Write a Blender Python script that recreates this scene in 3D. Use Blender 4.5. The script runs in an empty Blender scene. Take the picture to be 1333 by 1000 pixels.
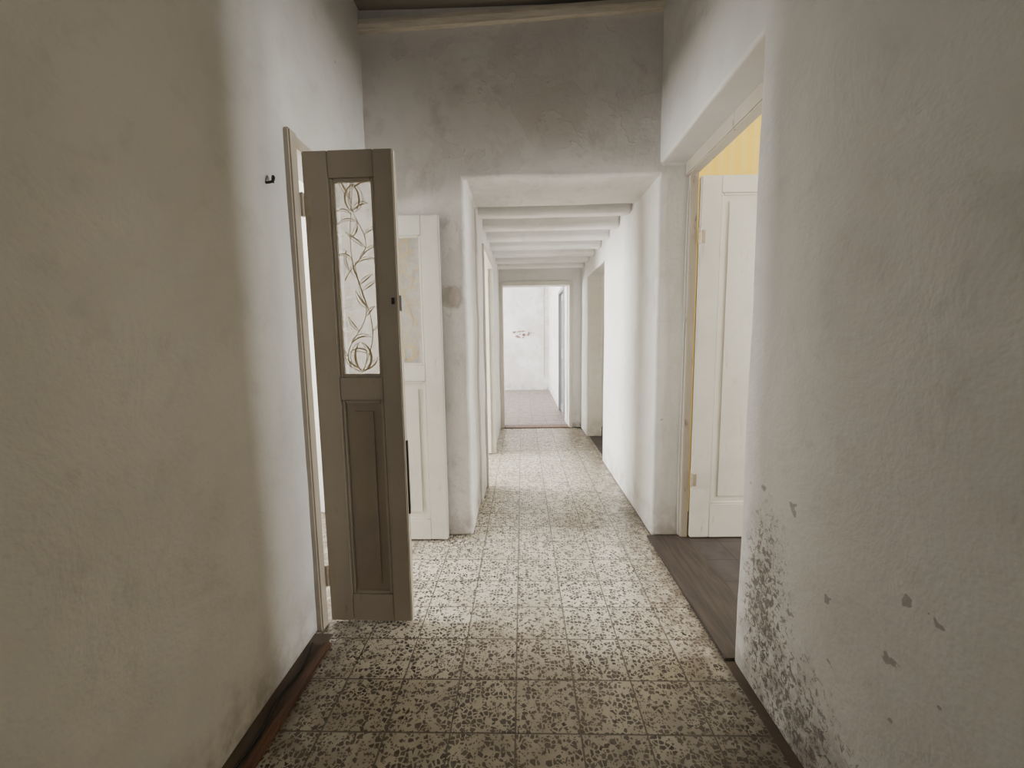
import bpy, bmesh, math, random
from mathutils import Vector, Matrix, noise
random.seed(7)
S=bpy.context.scene
COL=S.collection

# ---------------------------------------------------------------- materials
class NT:
    def __init__(s,name):
        s.m=bpy.data.materials.new(name); s.m.use_nodes=True
        s.t=s.m.node_tree; s.n=s.t.nodes; s.b=s.n['Principled BSDF']
    def new(s,k,**kw):
        n=s.n.new(k)
        for a,v in kw.items(): setattr(n,a,v)
        return n
    def link(s,a,b): s.t.links.new(a,b)
    def val(s,sock,v):
        if hasattr(v,'links') or hasattr(v,'is_output'): s.link(v,sock)
        else: sock.default_value=v
    def math(s,op,a,b=0.0,c=0.0,clamp=False):
        n=s.new('ShaderNodeMath',operation=op); n.use_clamp=clamp
        s.val(n.inputs[0],a); s.val(n.inputs[1],b); s.val(n.inputs[2],c)
        return n.outputs[0]
    def coord(s): return s.new('ShaderNodeTexCoord').outputs['Object']
    def noise(s,co,scale,detail=4,rough=.55,dist=0):
        n=s.new('ShaderNodeTexNoise'); s.link(co,n.inputs['Vector'])
        n.inputs['Scale'].default_value=scale; n.inputs['Detail'].default_value=detail
        n.inputs['Roughness'].default_value=rough; n.inputs['Distortion'].default_value=dist
        return n.outputs['Fac']
    def warp(s,co,scale,amt):
        nz=s.new('ShaderNodeTexNoise'); s.link(co,nz.inputs['Vector']); nz.inputs['Scale'].default_value=scale; nz.inputs['Detail'].default_value=2
        sc=s.new('ShaderNodeVectorMath',operation='SCALE'); s.link(nz.outputs['Color'],sc.inputs[0]); sc.inputs['Scale'].default_value=amt
        a=s.new('ShaderNodeVectorMath',operation='ADD'); s.link(co,a.inputs[0]); s.link(sc.outputs[0],a.inputs[1]); return a.outputs[0]
    def ramp(s,f,a,b,lo=0.,hi=1.):
        n=s.new('ShaderNodeMapRange'); n.interpolation_type='SMOOTHSTEP'
        s.link(f,n.inputs[0]); n.inputs[1].default_value=a; n.inputs[2].default_value=b
        n.inputs[3].default_value=lo; n.inputs[4].default_value=hi
        return n.outputs[0]
    def mix(s,f,a,b):
        n=s.new('ShaderNodeMix',data_type='RGBA')
        s.val(n.inputs[0],f); 
        for i,v in ((6,a),(7,b)):
            if isinstance(v,tuple): n.inputs[i].default_value=(*v,1)
            else: s.link(v,n.inputs[i])
        return n.outputs[2]
    def bump(s,h,dist,strength=1.0,prev=None):
        n=s.new('ShaderNodeBump'); s.link(h,n.inputs['Height'])
        n.inputs['Distance'].default_value=dist; n.inputs['Strength'].default_value=strength
        if prev: s.link(prev,n.inputs['Normal'])
        return n.outputs[0]
    def sep(s,co):
        n=s.new('ShaderNodeSeparateXYZ'); s.link(co,n.inputs[0]); return n.outputs

def plaster(name,base,dark,amt=.5,scuff=None,stripes=False,grime=.55,stain=.5,simple=False,rub=0.0):
    k=NT(name); co=k.coord()
    n1=k.noise(co,1.3,3,.6,.4); n2=k.noise(co,9,4,.65)
    c=k.mix(k.ramp(n1,.38,.72,0,amt),base,dark)
    c=k.mix(k.ramp(n2,.52,.8,0,amt*.6),c,tuple(x*.8 for x in dark))
    X,Y,Z=k.sep(co)
    if stripes:
        w=k.math('SINE',k.math('MULTIPLY',k.math('ADD',X,Y),90))
        c=k.mix(k.ramp(w,-.2,.6,0,.35),c,(.80,.62,.22))
    h=k.math('ADD',k.math('MULTIPLY',n1,.03),k.math('MULTIPLY',n2,.0065))
    if not simple:
        n3=k.noise(co,75,2,.6); n4=k.noise(co,3.4,5,.7,.8)
        c=k.mix(k.ramp(n4,.55,.76,0,stain),c,tuple(x*.62 for x in dark))
        # sparse small knocks and nail holes of irregular outline
        v=k.new('ShaderNodeTexVoronoi'); k.link(k.warp(co,35,.03),v.inputs['Vector']); v.inputs['Scale'].default_value=4.3
        sp=k.ramp(v.outputs['Distance'],.016,.030,1,0)
        c=k.mix(k.math('MULTIPLY',sp,.45),c,(.17,.15,.13))
        low=k.math('MULTIPLY',k.ramp(Z,0.0,.3,1,0),k.ramp(n2,.35,.65,.15,1))
        c=k.mix(k.math('MULTIPLY',low,grime),c,(.22,.19,.16))
        h=k.math('ADD',h,k.math('MULTIPLY',n3,.0012)); h=k.math('ADD',h,k.math('MULTIPLY',n4,.008))
        if rub:   # flaking limewash
            n5=k.noise(k.warp(co,1.5,.3),2.6,5,.6,.3)
            fl=k.ramp(n5,.56,.575,0,1)
            c=k.mix(k.math('MULTIPLY',fl,rub),c,tuple(x*.85 for x in dark))
            h=k.math('ADD',h,k.math('MULTIPLY',fl,-.0015))
    if scuff:
        sn=k.noise(co,46,4,.8,.8)
        for (sy,sz,ry,rz,th,st) in scuff:
            dy=k.math('DIVIDE',k.math('SUBTRACT',Y,sy),ry); dz=k.math('DIVIDE',k.math('SUBTRACT',Z,sz),rz)
            r=k.math('SQRT',k.math('ADD',k.math('MULTIPLY',dy,dy),k.math('MULTIPLY',dz,dz)))
            mk=k.ramp(r,.0,1.0,1,0)
            sm=k.ramp(k.math('ADD',sn,k.math('MULTIPLY',mk,.12)),th,th+.06,0,1)
            c=k.mix(k.math('MULTIPLY',mk,k.ramp(n2,.4,.62,0,.5)),c,(.32,.285,.25))
            c=k.mix(k.math('MULTIPLY',k.math('MULTIPLY',sm,k.ramp(r,.4,1.0,1,0)),st),c,(.13,.11,.10))
        v2=k.new('ShaderNodeTexVoronoi'); k.link(k.warp(co,26,.07),v2.inputs['Vector']); v2.inputs['Scale'].default_value=8.5
        z=k.math('MULTIPLY',k.ramp(Z,.8,.95,1,0),k.ramp(Y,1.38,1.3,0,1))
        ch=k.math('MULTIPLY',k.ramp(v2.outputs['Distance'],.11,.13,1,0),z)
        cs=k.new('ShaderNodeSeparateColor'); k.link(v2.outputs['Color'],cs.inputs[0])
        ch=k.math('MULTIPLY',ch,k.ramp(cs.outputs[0],.35,.4,0,.65))
        c=k.mix(ch,c,(.24,.19,.20))
    k.link(c,k.b.inputs['Base Color']); k.b.inputs['Roughness'].default_value=.8
    k.link(k.bump(h,1.0,.8),k.b.inputs['Normal'])
    return k.m

def paint(name,base,wear=(.20,.15,.10),w=.4,rough=.4,sc=6):
    k=NT(name); co=k.coord()
    mp=k.new('ShaderNodeMapping'); mp.inputs['Scale'].default_value=(1,1,.22); k.link(co,mp.inputs[0])
    n=k.noise(mp.outputs[0],sc*4,4,.7); n1=k.noise(co,3,3)
    c=k.mix(k.ramp(n,.58,.74,0,w),base,wear)
    c=k.mix(k.ramp(n1,.4,.7,0,.35),c,tuple(x*.7 for x in base))
    k.link(c,k.b.inputs['Base Color']); k.b.inputs['Roughness'].default_value=rough
    k.link(k.bump(n,.0015,.6),k.b.inputs['Normal'])
    return k.m

def terrazzo():
    k=NT('terrazzo_tiles'); co=k.coord(); X,Y,Z=k.sep(co)
    def cell(a,off):
        f=k.math('DIVIDE',k.math('SUBTRACT',a,off),.2)
        fr=k.math('FRACT',f); fl=k.math('FLOOR',f)
        d=k.math('MINIMUM',fr,k.math('SUBTRACT',1.0,fr))
        return fl,d
    fx,dx=cell(X,-.035-10); fy,dy=cell(Y,1.14-10)
    d=k.math('MINIMUM',dx,dy)
    grout=k.ramp(d,.008,.02,1,0)
    comb=k.new('ShaderNodeCombineXYZ'); k.link(fx,comb.inputs[0]); k.link(fy,comb.inputs[1])
    wn=k.new('ShaderNodeTexWhiteNoise'); wn.noise_dimensions='2D'; k.link(comb.outputs[0],wn.inputs[0])
    sh=k.new('ShaderNodeVectorMath',operation='SCALE'); k.link(wn.outputs['Color'],sh.inputs[0]); sh.inputs['Scale'].default_value=3
    ad=k.new('ShaderNodeVectorMath',operation='ADD'); k.link(co,ad.inputs[0]); k.link(sh.outputs[0],ad.inputs[1])
    a2=k.warp(ad.outputs[0],90,.006)
    def chips(scale,thr,edge):
        v=k.new('ShaderNodeTexVoronoi'); v.voronoi_dimensions='2D'; v.inputs['Scale'].default_value=scale; k.link(a2,v.inputs['Vector'])
        e=k.new('ShaderNodeTexVoronoi',feature='DISTANCE_TO_EDGE'); e.voronoi_dimensions='2D'; e.inputs['Scale'].default_value=scale; k.link(a2,e.inputs['Vector'])
        cs=k.new('ShaderNodeSeparateColor'); k.link(v.outputs['Color'],cs.inputs[0])
        ed=k.math('ADD',k.math('MULTIPLY',cs.outputs[2],.16),edge)
        m=k.ramp(k.math('SUBTRACT',e.outputs[0],ed),0,.02,0,1)
        return k.math('MULTIPLY',k.math('GREATER_THAN',cs.outputs[0],thr),m),cs.outputs[1]
    m1,r1=chips(64,.46,.06); m2,r2=chips(120,.62,.08)
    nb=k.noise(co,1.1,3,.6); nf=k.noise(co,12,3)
    base=k.mix(wn.outputs['Value'],(.58,.53,.42),(.70,.65,.53))
    base=k.mix(k.ramp(nf,.4,.7,0,.3),base,(.47,.41,.31))
    chipc=k.mix(r1,(.025,.022,.021),(.12,.098,.08))
    c=k.mix(m2,base,(.17,.14,.11)); c=k.mix(m1,c,chipc)
    c=k.mix(k.math('MULTIPLY',grout,.9),c,(.085,.068,.055))
    c=k.mix(k.ramp(nb,.42,.68,0,.35),c,(.18,.14,.10))
    c=k.mix(k.math('MULTIPLY',k.ramp(Y,2.1,.6,0,.55),k.ramp(nf,.25,.6,.5,1)),c,(.115,.085,.052))  # near-end shade painted into the tile colour, broken up by noise
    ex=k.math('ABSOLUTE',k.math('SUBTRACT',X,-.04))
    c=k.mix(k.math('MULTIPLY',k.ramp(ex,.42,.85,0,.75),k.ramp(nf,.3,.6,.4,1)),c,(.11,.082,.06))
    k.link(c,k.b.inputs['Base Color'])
    k.link(k.ramp(nf,.3,.7,.26,.46),k.b.inputs['Roughness'])
    k.link(k.bump(k.math('SUBTRACT',nf,grout),.002,.5),k.b.inputs['Normal'])
    return k.m

def tiles(name,base,dark,size,rough=.5):
    k=NT(name); co=k.coord(); X,Y,Z=k.sep(co)
    ds=[]
    for a in (X,Y):
        fr=k.math('FRACT',k.math('DIVIDE',k.math('ADD',a,20.07),size))
        ds.append(k.math('MINIMUM',fr,k.math('SUBTRACT',1.0,fr)))
    g=k.ramp(k.math('MINIMUM',*ds),.008,.018,1,0)
    n=k.noise(co,8,4,.65); c=k.mix(k.ramp(n,.35,.7),base,dark); c=k.mix(g,c,tuple(x*.4 for x in dark))
    k.link(c,k.b.inputs['Base Color']); k.b.inputs['Roughness'].default_value=rough
    return k.m

def wood(name,a,b,rough=.6,axis=1):
    k=NT(name); co=k.coord(); mp=k.new('ShaderNodeMapping')
    sc=[14,14,14]; sc[axis]=1.2; mp.inputs['Scale'].default_value=sc; k.link(co,mp.inputs[0])
    n=k.noise(mp.outputs[0],4,4,.7,.5); k.link(k.mix(k.ramp(n,.3,.7),a,b),k.b.inputs['Base Color'])
    k.b.inputs['Roughness'].default_value=rough; k.link(k.bump(n,.003,.7),k.b.inputs['Normal'])
    return k.m

def flat(name,c,rough=.6,metal=0,sc=30):
    k=NT(name); co=k.coord(); n=k.noise(co,sc,3)
    k.link(k.mix(k.ramp(n,.3,.7,0,.4),c,tuple(x*.65 for x in c)),k.b.inputs['Base Color'])
    k.b.inputs['Roughness'].default_value=rough; k.b.inputs['Metallic'].default_value=metal
    return k.m

def frosted():
    k=NT('frosted_glass'); co=k.coord()
    out=k.n['Material Output']; k.n.remove(k.b)
    tr=k.new('ShaderNodeBsdfTransparent'); tr.inputs[0].default_value=(.97,.97,.96,1)
    tl=k.new('ShaderNodeBsdfTranslucent'); tl.inputs[0].default_value=(.97,.96,.93,1)
    df=k.new('ShaderNodeBsdfDiffuse'); df.inputs[0].default_value=(.88,.87,.83,1)
    n=k.noise(co,30,2,.5,.5)
    m=k.new('ShaderNodeMixShader'); k.link(k.ramp(n,.3,.7,.35,.45),m.inputs[0]); k.link(tl.outputs[0],m.inputs[1]); k.link(df.outputs[0],m.inputs[2])
    m2=k.new('ShaderNodeMixShader'); k.link(k.ramp(n,.3,.7,.5,.6),m2.inputs[0]); k.link(tr.outputs[0],m2.inputs[1]); k.link(m.outputs[0],m2.inputs[2])
    k.link(m2.outputs[0],out.inputs[0]); return k.m

M_WALL=plaster('plaster_offwhite',(.72,.70,.66),(.53,.505,.46),.4,simple=True)
M_LEFT=plaster('plaster_left',(.67,.655,.62),(.48,.46,.425),.45,stain=.22)
M_RIGHT=plaster('plaster_right_scuffed',(.70,.685,.65),(.51,.485,.45),.4,stain=.28,
    scuff=[(1.27,.32,.19,.50,.57,.8),(1.12,.10,.36,.34,.585,.8),(.85,.02,.40,.26,.61,.8)])
M_HEAD=plaster('plaster_header',(.71,.68,.64),(.51,.47,.43),.55,stain=.4,rub=.16)
M_PASS=plaster('plaster_passage',(.81,.80,.77),(.64,.61,.57),.4,stain=.3)
M_FAR=plaster('plaster_far',(.74,.73,.72),(.50,.475,.46),.7,stain=.7,rub=.3)
M_YEL=plaster('plaster_yellow',(.80,.57,.07),(.68,.48,.06),.3,stripes=True,simple=True)
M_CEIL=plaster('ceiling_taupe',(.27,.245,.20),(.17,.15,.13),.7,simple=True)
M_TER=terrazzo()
M_SLATE=tiles('dark_floor_tiles',(.060,.048,.046),(.032,.026,.025),.2)
M_BROWNF=tiles('brown_floor_tiles',(.26,.215,.195),(.16,.13,.115),.2)
M_MARB=wood('dark_threshold',(.062,.047,.038),(.026,.020,.017),.55)
M_DOOR=paint('door_paint_shaded',(.43,.37,.285),w=.35)  # cream leaf paint with its shaded tone put into the base colour
M_DOORP=paint('door_panel_taupe',(.35,.285,.21),w=.3)
M_CREAM=paint('door_paint_cream',(.68,.65,.57),(.35,.28,.20),w=.45)
M_FRAME=paint('frame_paint',(.45,.40,.32),(.10,.07,.045),w=.95)
M_WOOD=wood('reddish_wood',(.17,.08,.045),(.07,.035,.022),.5)
M_GREYP=paint('grey_door_paint',(.30,.31,.33),(.15,.14,.14),w=.4)
M_OLDW=wood('old_beam_wood',(.78,.72,.61),(.58,.52,.42),.7,axis=0)
M_GOLD=flat('gold_etching',(.70,.55,.30),.5)
M_IRON=flat('dark_iron',(.05,.045,.04),.45,.7)
M_HINGE=flat('painted_hinge',(.45,.38,.28),.4,.3)
M_CABLE=flat('black_cable',(.015,.015,.015),.5)
M_WIRE=flat('white_cable',(.6,.57,.5),.5)
M_PEEL=flat('bare_plaster',(.45,.40,.35),.9)
M_PEELR=flat('bare_red_plaster',(.27,.17,.14),.9)
M_DEB=flat('plaster_crumbs',(.62,.58,.52),.9)
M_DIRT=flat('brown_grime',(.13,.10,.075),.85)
M_GLASS=frosted()

# ---------------------------------------------------------------- mesh helpers
def link(name,me,mat,parent=None):
    o=bpy.data.objects.new(name,me); COL.objects.link(o)
    if mat: me.materials.append(mat)
    if parent: o.parent=parent
    return o
def empty(name,loc=(0,0,0),rz=0):
    o=bpy.data.objects.new(name,None); COL.objects.link(o); o.location=loc; o.rotation_euler[2]=rz
    o.empty_display_size=.1; return o
def box(name,a,b,mat,parent=None,bev=0.003,seg=2):
    bm=bmesh.new(); bmesh.ops.create_cube(bm,size=1)
    for v in bm.verts:
        v.co=Vector([(a[i]+b[i])/2+v.co[i]*(b[i]-a[i]) for i in range(3)])
    if bev: bmesh.ops.bevel(bm,geom=bm.edges[:],offset=bev,segments=seg,affect='EDGES')
    me=bpy.data.meshes.new(name); bm.to_mesh(me); bm.free()
    return link(name,me,mat,parent)
def cuts(lo,hi,extra,step):
    pts=sorted(set([lo,hi]+[e for e in extra if lo<e<hi])); out=[]
    for p,q in zip(pts,pts[1:]):
        n=max(1,round((q-p)/step))
        out+=[p+(q-p)*i/n for i in range(n)]
    return out+[hi]
def wall(name,x,y,z,mat,holes=(),step=.12,amp=.005,bev=.012,freq=2.2,parent=None):
    """solid wall, real openings; holes=(a0,a1,z0,z1) along the long axis"""
    ax=0 if (x[1]-x[0])>(y[1]-y[0]) else 1
    L,T=(x,y) if ax==0 else (y,x)
    A=cuts(L[0],L[1],[h[i] for h in holes for i in(0,1)],step)
    Z=cuts(z[0],z[1],[h[i] for h in holes for i in(2,3)],step)
    W=cuts(T[0],T[1],[],step)
    def filled(i,j):
        if i<0 or j<0 or i>=len(A)-1 or j>=len(Z)-1: return False
        ca=(A[i]+A[i+1])/2; cz=(Z[j]+Z[j+1])/2
        return not any(h[0]<ca<h[1] and h[2]<cz<h[3] for h in holes)
    bm=bmesh.new(); vd={}
    def V(i,k,j):
        if (i,k,j) not in vd:
            p=(A[i],W[k],Z[j]) if ax==0 else (W[k],A[i],Z[j])
            vd[(i,k,j)]=bm.verts.new(p)
        return vd[(i,k,j)]
    K=len(W)-1
    for i in range(len(A)-1):
        for j in range(len(Z)-1):
            if not filled(i,j): continue
            bm.faces.new([V(i,0,j),V(i+1,0,j),V(i+1,0,j+1),V(i,0,j+1)])
            bm.faces.new([V(i,K,j),V(i,K,j+1),V(i+1,K,j+1),V(i+1,K,j)])
            for k in range(K):
                if not filled(i-1,j): bm.faces.new([V(i,k,j),V(i,k,j+1),V(i,k+1,j+1),V(i,k+1,j)])
                if not filled(i+1,j): bm.faces.new([V(i+1,k,j),V(i+1,k+1,j),V(i+1,k+1,j+1),V(i+1,k,j+1)])
                if not filled(i,j-1): bm.faces.new([V(i,k,j),V(i,k+1,j),V(i+1,k+1,j),V(i+1,k,j)])
                if not filled(i,j+1): bm.faces.new([V(i,k,j+1),V(i+1,k,j+1),V(i+1,k+1,j+1),V(i,k+1,j+1)])
    bmesh.ops.recalc_face_normals(bm,faces=bm.faces[:])
    for v in bm.verts:
        d=noise.noise_vector(v.co*freq)*amp+noise.noise_vector(v.co*freq*3.1)*amp*.4
        if abs(v.co.z-z[0])<1e-4: d.z=0
        v.co+=d
    for f in bm.faces: f.smooth=True
    me=bpy.data.meshes.new(name); bm.to_mesh(me); bm.free()
    o=link(name,me,mat,parent)
    if bev:
        m=o.modifiers.new('bevel','BEVEL'); m.width=bev; m.segments=3; m.limit_method='ANGLE'; m.angle_limit=math.radians(50); m.harden_normals=True
    return o
def poly(name,pts2,plane,off,mat,parent=None,axis='y'):
    """flat irregular patch"""
    bm=bmesh.new()
    for pts in pts2:
        vs=[bm.verts.new((a,plane,b) if axis=='y' else (plane,a,b)) for (a,b) in pts]
        f=bm.faces.new(vs)
        r=bmesh.ops.extrude_face_region(bm,geom=[f]); ev=[g for g in r['geom'] if isinstance(g,bmesh.types.BMVert)]
        for v in ev:
            if axis=='y': v.co.y+=off
            else: v.co.x+=off
    bmesh.ops.recalc_face_normals(bm,faces=bm.faces[:])
    me=bpy.data.meshes.new(name); bm.to_mesh(me); bm.free()
    return link(name,me,mat,parent)
def blob(cx,cy,rx,ry,n=18,j=.3):
    return [(cx+rx*(1+random.uniform(-j,j))*math.cos(t),cy+ry*(1+random.uniform(-j,j))*math.sin(t)) for t in [2*math.pi*i/n for i in range(n)]]
def tube(name,pts,r,mat,parent=None):
    c=bpy.data.curves.new(name,'CURVE'); c.dimensions='3D'; c.bevel_depth=r; c.bevel_resolution=2
    s=c.splines.new('NURBS'); s.points.add(len(pts)-1); s.use_endpoint_u=True; s.order_u=3
    for p,q in zip(s.points,pts): p.co=(*q,1)
    c.materials.append(mat); o=bpy.data.objects.new(name,c); COL.objects.link(o)
    if parent: o.parent=parent
    return o

# ---------------------------------------------------------------- shell
LX=-.86; RX=.765; PX=-.315; HY=2.41; EY=5.47
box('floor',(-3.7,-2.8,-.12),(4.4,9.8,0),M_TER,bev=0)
box('floor_right_room',(.96,.3,0),(4.2,2.75,.006),M_SLATE,bev=0)
box('floor_right_back_room',(.80,3.0,0),(4.2,EY,.006),M_SLATE,bev=0)
box('floor_far_room',(-3.6,EY+.15,0),(.6,9.5,.006),M_BROWNF,bev=0)
box('ceiling',(-3.7,-2.8,3.0),(4.4,9.8,3.12),M_WALL,bev=0)
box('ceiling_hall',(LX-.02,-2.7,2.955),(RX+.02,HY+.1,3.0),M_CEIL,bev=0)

wall('wall_left',(LX-.16,LX),(-2.6,HY+.4),(0,3.0),M_LEFT,holes=[(1.64,2.38,0,1.93)])
wall('wall_right',(RX,RX+.18),(-2.6,EY),(0,3.0),M_RIGHT,holes=[(1.43,HY,0,2.14),(3.95,4.95,0,1.9)],bev=.015)
wall('wall_back',(-1.0,.95),(-2.75,-2.6),(0,3.0),M_WALL,holes=[(-.5,.4,1.0,2.3)])
W_HEAD=wall('wall_header',(LX-.05,RX+.06),(HY,2.92),(0,3.0),M_HEAD,holes=[(PX,RX+.06,0,2.08)],bev=.02,amp=.009)
wall('wall_passage_left',(-.45,-.30),(2.9,EY),(0,2.3),M_PASS,holes=[(3.25,4.25,0,1.92)],bev=.015,amp=.008)
wall('wall_end',(-3.6,4.2),(EY,EY+.15),(0,3.0),M_PASS,holes=[(-.28,.63,0,1.9)])
box('ceiling_passage',(-.4,2.9,2.15),(RX+.02,EY,2.3),M_PASS,bev=0)
J=empty('ceiling_joists')
for i in range(7):
    y=2.99+.365*i
    wall('joist_%d'%i,(-.33,RX+.01),(y,y+.12),(2.05,2.17),M_PASS,step=.1,amp=.014,bev=.035,freq=3,parent=J)
wall('wall_partition_north_left',(-3.6,LX),(2.75,2.9),(0,3.0),M_WALL)
wall('wall_partition_south_left',(-3.6,LX-.15),(.4,.5),(0,3.0),M_WALL)
wall('wall_right_room_north',(RX+.17,4.2),(2.75,2.85),(0,3.0),M_YEL)
wall('wall_right_room_south',(RX+.17,4.2),(.2,.3),(0,3.0),M_WALL)
wall('wall_west',(-3.7,-3.6),(.3,9.6),(0,3.0),M_WALL,holes=[(1.35,2.6,.8,2.3),(3.3,4.9,.7,2.3),(6.3,8.7,.7,2.4)])
wall('wall_east',(4.2,4.3),(.2,EY+.1),(0,3.0),M_WALL,holes=[(1.2,1.9,.8,2.4),(3.9,4.9,.9,2.2)])
W_FAR=wall('wall_far_north',(-3.6,.8),(9.5,9.6),(0,3.0),M_FAR)
wall('wall_far_right',(.60,.75),(EY+.14,9.5),(0,3.0),M_FAR,holes=[(6.0,6.8,0,1.9)])

# windows (unseen casements in the outer walls, an area light behind each)
wn=[0]
def window(ax,plane,a0,a1,z0,z1,energy,dirv,col=(1,.988,.965)):
    wn[0]+=1; e=empty('window_%d'%wn[0])
    def B(n,aa,bb,za,zb,d=.06):
        if ax=='x': box(n,(plane-d/2,aa,za),(plane+d/2,bb,zb),M_CREAM,e)
        else: box(n,(aa,plane-d/2,za),(bb,plane+d/2,zb),M_CREAM,e)
    m=(a0+a1)/2
    B('frame_side_1',a0,a0+.05,z0,z1);B('frame_side_2',a1-.05,a1,z0,z1);B('mullion',m-.03,m+.03,z0+.05,z1-.05)
    B('frame_top',a0+.05,a1-.05,z1-.05,z1);B('sill',a0+.05,a1-.05,z0,z0+.05)
    zz=z0+(z1-z0)*.65; B('rail',a0+.05,a1-.05,zz-.02,zz+.02,.04)
    L=bpy.data.lights.new('daylight_%d'%wn[0],'AREA'); L.shape='RECTANGLE'; L.size=(a1-a0); L.size_y=(z1-z0); L.energy=energy; L.color=col
    o=bpy.data.objects.new('daylight_%d'%wn[0],L); COL.objects.link(o)
    c=Vector((plane,m,(z0+z1)/2)) if ax=='x' else Vector((m,plane,(z0+z1)/2))
    o.location=c-Vector(dirv)*.12; o.rotation_euler=Vector(dirv).to_track_quat('-Z','Y').to_euler()
window('x',4.25,1.2,1.9,.8,2.4,280,(-1,0,0))
window('x',4.25,3.9,4.9,.9,2.2,80,(-1,0,0))
window('x',-3.65,1.35,2.6,.8,2.3,390,(1,0,0))
window('x',-3.65,3.3,4.9,.7,2.3,780,(1,0,0))
window('x',-3.65,6.3,8.7,.7,2.4,640,(1,0,0))
window('y',-2.68,-.5,.4,1.0,2.3,9,(0,1,0))  # window behind the camera, added as weak fill for the near walls

# ---------------------------------------------------------------- doors
def leaf(par,w,h,t,st,glass=None,panels=(),mat=M_DOOR,pmat=M_DOORP):
    """local: x 0..w from the hinge, y 0..t, z 0..h. st=(left stile,right stile)"""
    l,r=st
    box('stile_1',(0,0,0),(l,t,h),mat,par,.004); box('stile_2',(w-r,0,0),(w,t,h),mat,par,.004)
    ops=sorted(([glass] if glass else [])+list(panels)); z=0; i=1
    for (a,b) in ops:
        box('rail_%d'%i,(l,.001,z),(w-r,t-.001,a),mat,par,.002); z=b; i+=1
        m=.014
        for k,(p,q) in enumerate((((l,0,a),(l+m,t,b)),((w-r-m,0,a),(w-r,t,b)),((l+m,0,a),(w-r-m,t,a+m)),((l+m,0,b-m),(w-r-m,t,b)))):
            box('moulding_%d_%d'%(i,k),(p[0],.006,p[2]),(q[0],t-.006,q[2]),mat,par,.003)
    box('rail_%d'%i,(l,.001,z),(w-r,t-.001,h),mat,par,.002)
    for j,(a,b) in enumerate(panels):
        box('panel_%d'%j,(l+.005,t*.36,a),(w-r-.005,t*.64,b),pmat,par,.001)
        if b-a>.3: box('panel_field_%d'%j,(l+.04,t*.24,a+.04),(w-r-.04,t*.76,b-.04),pmat,par,.008)
    if glass:
        box('glass_pane',(l+.004,t*.46,glass[0]),(w-r-.004,t*.54,glass[1]),M_GLASS,par,0)
        vines(par,l+.02,w-r-.02,glass[0]+.02,glass[1]-.02,t*.44)
def vines(par,x0,x1,z0,z1,y):
    rnd=random.Random(5); W=x1-x0; Hh=z1-z0; cx=(x0+x1)/2; polys=[]
    cl=lambda q:[(min(max(a_,x0-.012),x1+.012),min(max(b_,z0-.01),z1+.01)) for a_,b_ in q]
    def ribbon(pts,w0,w1):
        n=len(pts)
        for i in range(n-1):
            (ax_,az),(bx,bz)=pts[i],pts[i+1]; d=Vector((bx-ax_,bz-az)); 
            if d.length<1e-6: continue
            nn=Vector((-d.y,d.x)).normalized(); wa=w0+(w1-w0)*i/n; wb=w0+(w1-w0)*(i+1)/n
            polys.append([(ax_+nn.x*wa,az+nn.y*wa),(bx+nn.x*wb,bz+nn.y*wb),(bx-nn.x*wb,bz-nn.y*wb),(ax_-nn.x*wa,az-nn.y*wa)])
    def lf(x,z,ang,L,wd,curl):
        p=Vector((x,z));a=ang; N=12; up=[];dn=[];md=[]
        for i in range(N+1):
            s=i/N; ww=wd*math.sin(math.pi*s)**.8*(1-.3*s)
            n=Vector((-math.sin(a),math.cos(a))); up.append(tuple(p+n*ww)); dn.append(tuple(p-n*ww)); md.append(tuple(p-n*ww*.15))
            p=p+Vector((math.cos(a),math.sin(a)))*(L/N); a+=curl/N
        ribbon(cl(up),.0014,.0012)
        for i in range(N):
            polys.append(cl([md[i],md[i+1],dn[i+1],dn[i]]))
    for sgn,ph,zz0,zz1 in ((1,0,0,1),(-1,.9,.03,.6),(-1,2.0,.5,1)):
        pts=[]
        for i in range(41):
            s=i/40; z=z0+Hh*(zz0+(zz1-zz0)*s)
            pts.append((cx+sgn*W*.42*math.sin(ph+s*6.2)*(.6+.4*math.cos(s*3)),z))
        ribbon(pts,.0020,.0012)
        for i in range(4,40,5):
            x,z=pts[i]; side=1 if (i//5)%2 else -1
            lf(x,z,math.pi/2-side*rnd.uniform(.4,1.0),rnd.uniform(.06,.10),rnd.uniform(.006,.010),-side*rnd.uniform(-1.2,1.8))
    for sgn in (-1,1):
        lf(cx,z0+.0,math.pi/2+sgn*.9,.14,.014,-sgn*1.9); lf(cx,z0+.01,math.pi/2+sgn*1.35,.09,.010,-sgn*1.0)
        lf(cx,z1-.0,-math.pi/2+sgn*.9,.12,.011,-sgn*1.9)
    bm=bmesh.new()
    for k,q in enumerate(polys):
        bm.faces.new([bm.verts.new((a,y-.0004*(k%3),b)) for a,b in q])
    me=bpy.data.meshes.new('vine_etching'); bm.to_mesh(me); bm.free(); link('vine_etching',me,M_GOLD,par)
def hinge(par,x,y,z):
    bm=bmesh.new(); bmesh.ops.create_cone(bm,cap_ends=True,segments=16,radius1=.007,radius2=.007,depth=.08)
    bmesh.ops.translate(bm,verts=bm.verts,vec=(x,y,z))
    r=bmesh.ops.create_cube(bm,size=1); 
    for v in r['verts']: v.co=Vector((x+.016+v.co.x*.03,y+.004+v.co.y*.004,z+v.co.z*.07))
    r=bmesh.ops.create_uvsphere(bm,u_segments=10,v_segments=6,radius=.008); bmesh.ops.translate(bm,verts=r['verts'],vec=(x,y,z+.043))
    me=bpy.data.meshes.new('hinge'); bm.to_mesh(me); bm.free(); link('hinge',me,M_HINGE,par)

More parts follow.
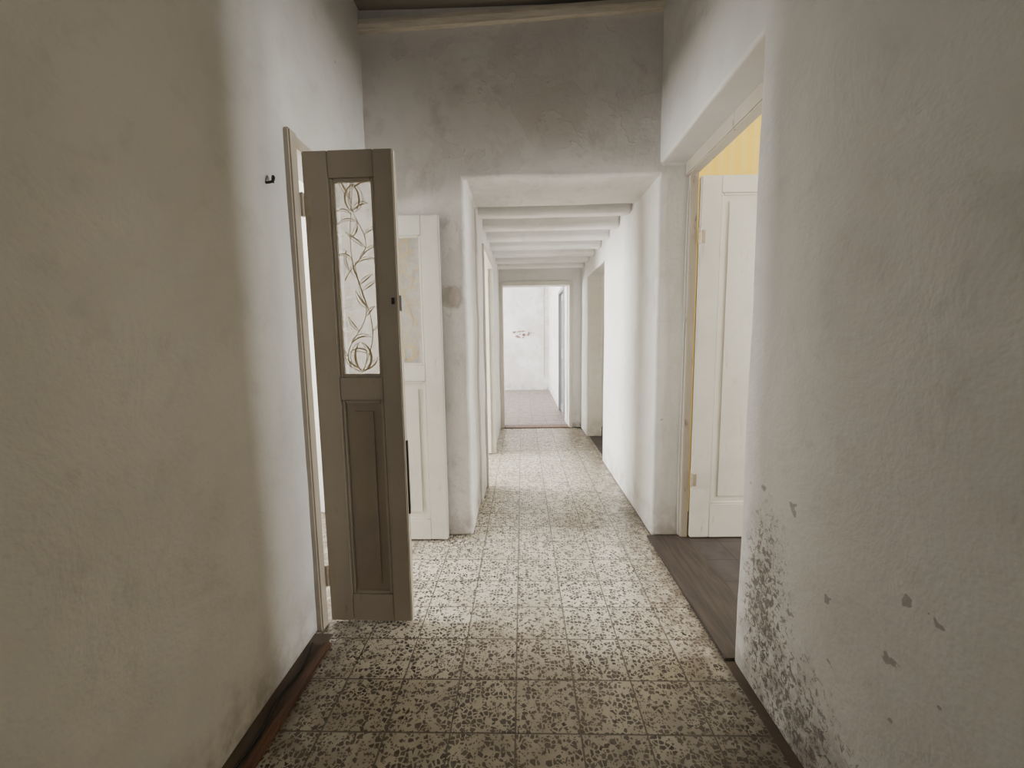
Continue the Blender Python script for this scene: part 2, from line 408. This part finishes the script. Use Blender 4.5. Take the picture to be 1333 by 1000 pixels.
d=empty('door_1',(-.828,1.63,.012),math.radians(-1)); 
leaf(d,.35,1.90,.036,(.10,.078),glass=(1.04,1.80),panels=[(.12,.95)])
for z in (.2,1.7): hinge(d,-.004,-.004,z)
box('keyhole_plate',(.3505,.008,1.30),(.3525,.028,1.36),M_IRON,d,.0005)
box('edge_bolt',(.350,.012,.47),(.357,.024,.78),M_IRON,d,.001)
box('lock_escutcheon',(.322,-.0025,1.325),(.334,0,1.35),M_IRON,d,.001)
d=empty('door_2',(-.84,2.345,.012),0)
leaf(d,.385,1.865,.036,(.09,.10),glass=(1.04,1.76),panels=[(.12,.95)],mat=M_CREAM,pmat=M_CREAM)
for z in (.2,1.7): hinge(d,-.004,-.004,z)
d=empty('door_frame')
box('jamb_1',(-.90,1.575,0),(-.838,1.628,1.975),M_DOOR,d,.006)
box('jamb_2',(-.90,2.385,0),(-.850,2.405,1.93),M_FRAME,d,.004)
box('head',(-.90,1.628,1.93),(-.850,2.385,1.975),M_FRAME,d,.004)

d=empty('door_3',(.975,2.36,.015),math.radians(1.5))
leaf(d,.86,2.04,.035,(.11,.11),panels=[(.2,1.95)],mat=M_CREAM,pmat=M_CREAM)
for z in (.35,1.72): hinge(d,-.005,-.006,z)
FR=empty('door_frame')
box('jamb_far',(.925,2.375,0),(.965,2.415,2.09),M_FRAME,FR,.004)
box('jamb_near',(.925,1.425,0),(.965,1.465,2.09),M_FRAME,FR,.004)
box('head',(.905,1.425,2.07),(.965,2.415,2.145),M_FRAME,FR,.006)
box('threshold',(.735,1.43,0),(.97,2.40,.012),M_MARB,FR,bev=.003)
d=empty('door_4',(-.33,4.235,.01),math.radians(176))
leaf(d,.8,1.88,.035,(.1,.1),glass=(1.0,1.75),panels=[(.12,.9)],mat=M_CREAM,pmat=M_CREAM)
d=empty('door_frame')
box('jamb_1',(-.46,3.245,0),(-.285,3.28,1.92),M_CREAM,d,.004); box('jamb_2',(-.46,4.24,0),(-.285,4.275,1.92),M_CREAM,d,.004)
box('head',(-.46,3.28,1.885),(-.285,4.24,1.92),M_CREAM,d,.004)
d=empty('door_frame')
box('jamb_1',(-.30,5.44,0),(-.25,5.64,1.92),M_CREAM,d,.004); box('jamb_2',(.61,5.44,0),(.65,5.64,1.92),M_CREAM,d,.004)
box('head',(-.25,5.44,1.87),(.61,5.64,1.92),M_CREAM,d,.004)
box('threshold',(-.28,5.44,0),(.63,5.63,.012),M_WOOD,d,bev=.003)
d=empty('door_5',(.66,6.02,.01),math.radians(90))
leaf(d,.76,1.86,.035,(.1,.1),panels=[(.12,.85),(1.0,1.75)],mat=M_GREYP,pmat=M_GREYP)
d=empty('door_frame')
box('jamb_1',(.585,5.96,0),(.62,6.02,1.93),M_GREYP,d,.004); box('jamb_2',(.585,6.78,0),(.62,6.84,1.93),M_GREYP,d,.004)
box('head',(.585,6.02,1.88),(.62,6.78,1.93),M_GREYP,d,.004)

# ---------------------------------------------------------------- trims and bits
bm=bmesh.new(); a=[]
for x,zl in ((LX-.005,2.835),(RX+.005,2.90)):
    for (yy,zz) in ((HY-.03,zl),(HY+.01,zl),(HY+.01,zl+.055),(HY-.03,zl+.055),(HY-.035,zl+.03)): a.append(bm.verts.new((x,yy,zz)))
for i in range(5): bm.faces.new([a[i],a[(i+1)%5],a[5+(i+1)%5],a[5+i]])
bm.faces.new(a[:5][::-1]); bm.faces.new(a[5:]); bmesh.ops.recalc_face_normals(bm,faces=bm.faces[:])
me=bpy.data.meshes.new('trim_1'); bm.to_mesh(me); bm.free(); link('trim_1',me,M_OLDW)
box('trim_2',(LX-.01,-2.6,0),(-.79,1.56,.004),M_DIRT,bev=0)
box('trim_3',(-.80,-.6,.002),(-.765,1.50,.016),M_WOOD,bev=.003)
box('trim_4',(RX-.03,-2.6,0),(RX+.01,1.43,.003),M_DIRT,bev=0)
tube('electric_cable',[(-.845,1.5,.010),(-.815,1.38,.008),(-.835,1.25,.010),(-.81,1.12,.012),(-.825,1.0,.010),(-.805,.9,.012),(-.83,.6,.012)],.004,M_CABLE)
tube('wall_cable',[(.918,2.402,.02),(.912,2.40,.5),(.92,2.402,1.0),(.915,2.40,1.5),(.918,2.402,1.95),(.93,2.40,2.1)],.003,M_WIRE)
poly('peeled_patch',[blob(-.385,1.44,.035,.065,16,.25)],HY-.006,.008,M_PEEL,W_HEAD)
poly('peeled_patch',[blob(.0+random.uniform(-.2,.2),1.26+random.uniform(-.06,.1),random.uniform(.015,.05),random.uniform(.012,.03),14,.4) for _ in range(12)],9.485,.012,M_PEELR,W_FAR)
tube('wall_hook',[(LX-.005,1.45,1.735),(LX+.02,1.45,1.735),(LX+.024,1.455,1.75),(LX+.014,1.465,1.765),(LX+.01,1.47,1.74)],.0045,M_IRON)
bm=bmesh.new()
for _ in range(46):
    x=random.gauss(-.32,.12); y=2.36+random.uniform(-.1,.03); s=random.uniform(.003,.011)
    if y>2.385: y=2.37
    r=bmesh.ops.create_icosphere(bm,subdivisions=1,radius=s)
    for v in r['verts']: v.co=Vector((v.co.x*1.3+x,v.co.y+y,max(0,v.co.z*.6+s*.4)))+Vector([random.uniform(-.2,.2)*s for _ in range(3)])
for v in bm.verts: v.co.z=max(v.co.z,0.0)
me=bpy.data.meshes.new('plaster_debris'); bm.to_mesh(me); bm.free(); link('plaster_debris',me,M_DEB)
tube('wall_cable',[(.48,9.49,2.9),(.485,9.488,2.0),(.48,9.49,1.2),(.485,9.49,.3)],.008,M_WIRE)

# ---------------------------------------------------------------- world, camera
w=bpy.data.worlds.new('World'); S.world=w; w.use_nodes=True
bg=w.node_tree.nodes['Background']; bg.inputs[0].default_value=(.75,.85,1,1); bg.inputs[1].default_value=.6
f=540.0
def camM(p,y,r): return Matrix.Rotation(y,3,'Z')@Matrix.Rotation(math.pi/2-p,3,'X')@Matrix.Rotation(r,3,'Z')
p,y,r=.11,.025,math.radians(-.8)
for _ in range(60):
    v=camM(p,y,r).transposed()@Vector((0,1,0)); u_=666.5+f*v.x/-v.z; v_=500-f*v.y/-v.z
    y+=(680-u_)/f*.8; p+=(v_-440)/f*.8
cd=bpy.data.cameras.new('camera'); cam=bpy.data.objects.new('camera',cd); COL.objects.link(cam)
cam.matrix_world=Matrix.Translation((0,0,1.2))@camM(p,y,r).to_4x4()
cd.sensor_fit='HORIZONTAL'; cd.sensor_width=36; cd.lens=36*f/1333; cd.clip_start=.02
S.camera=cam
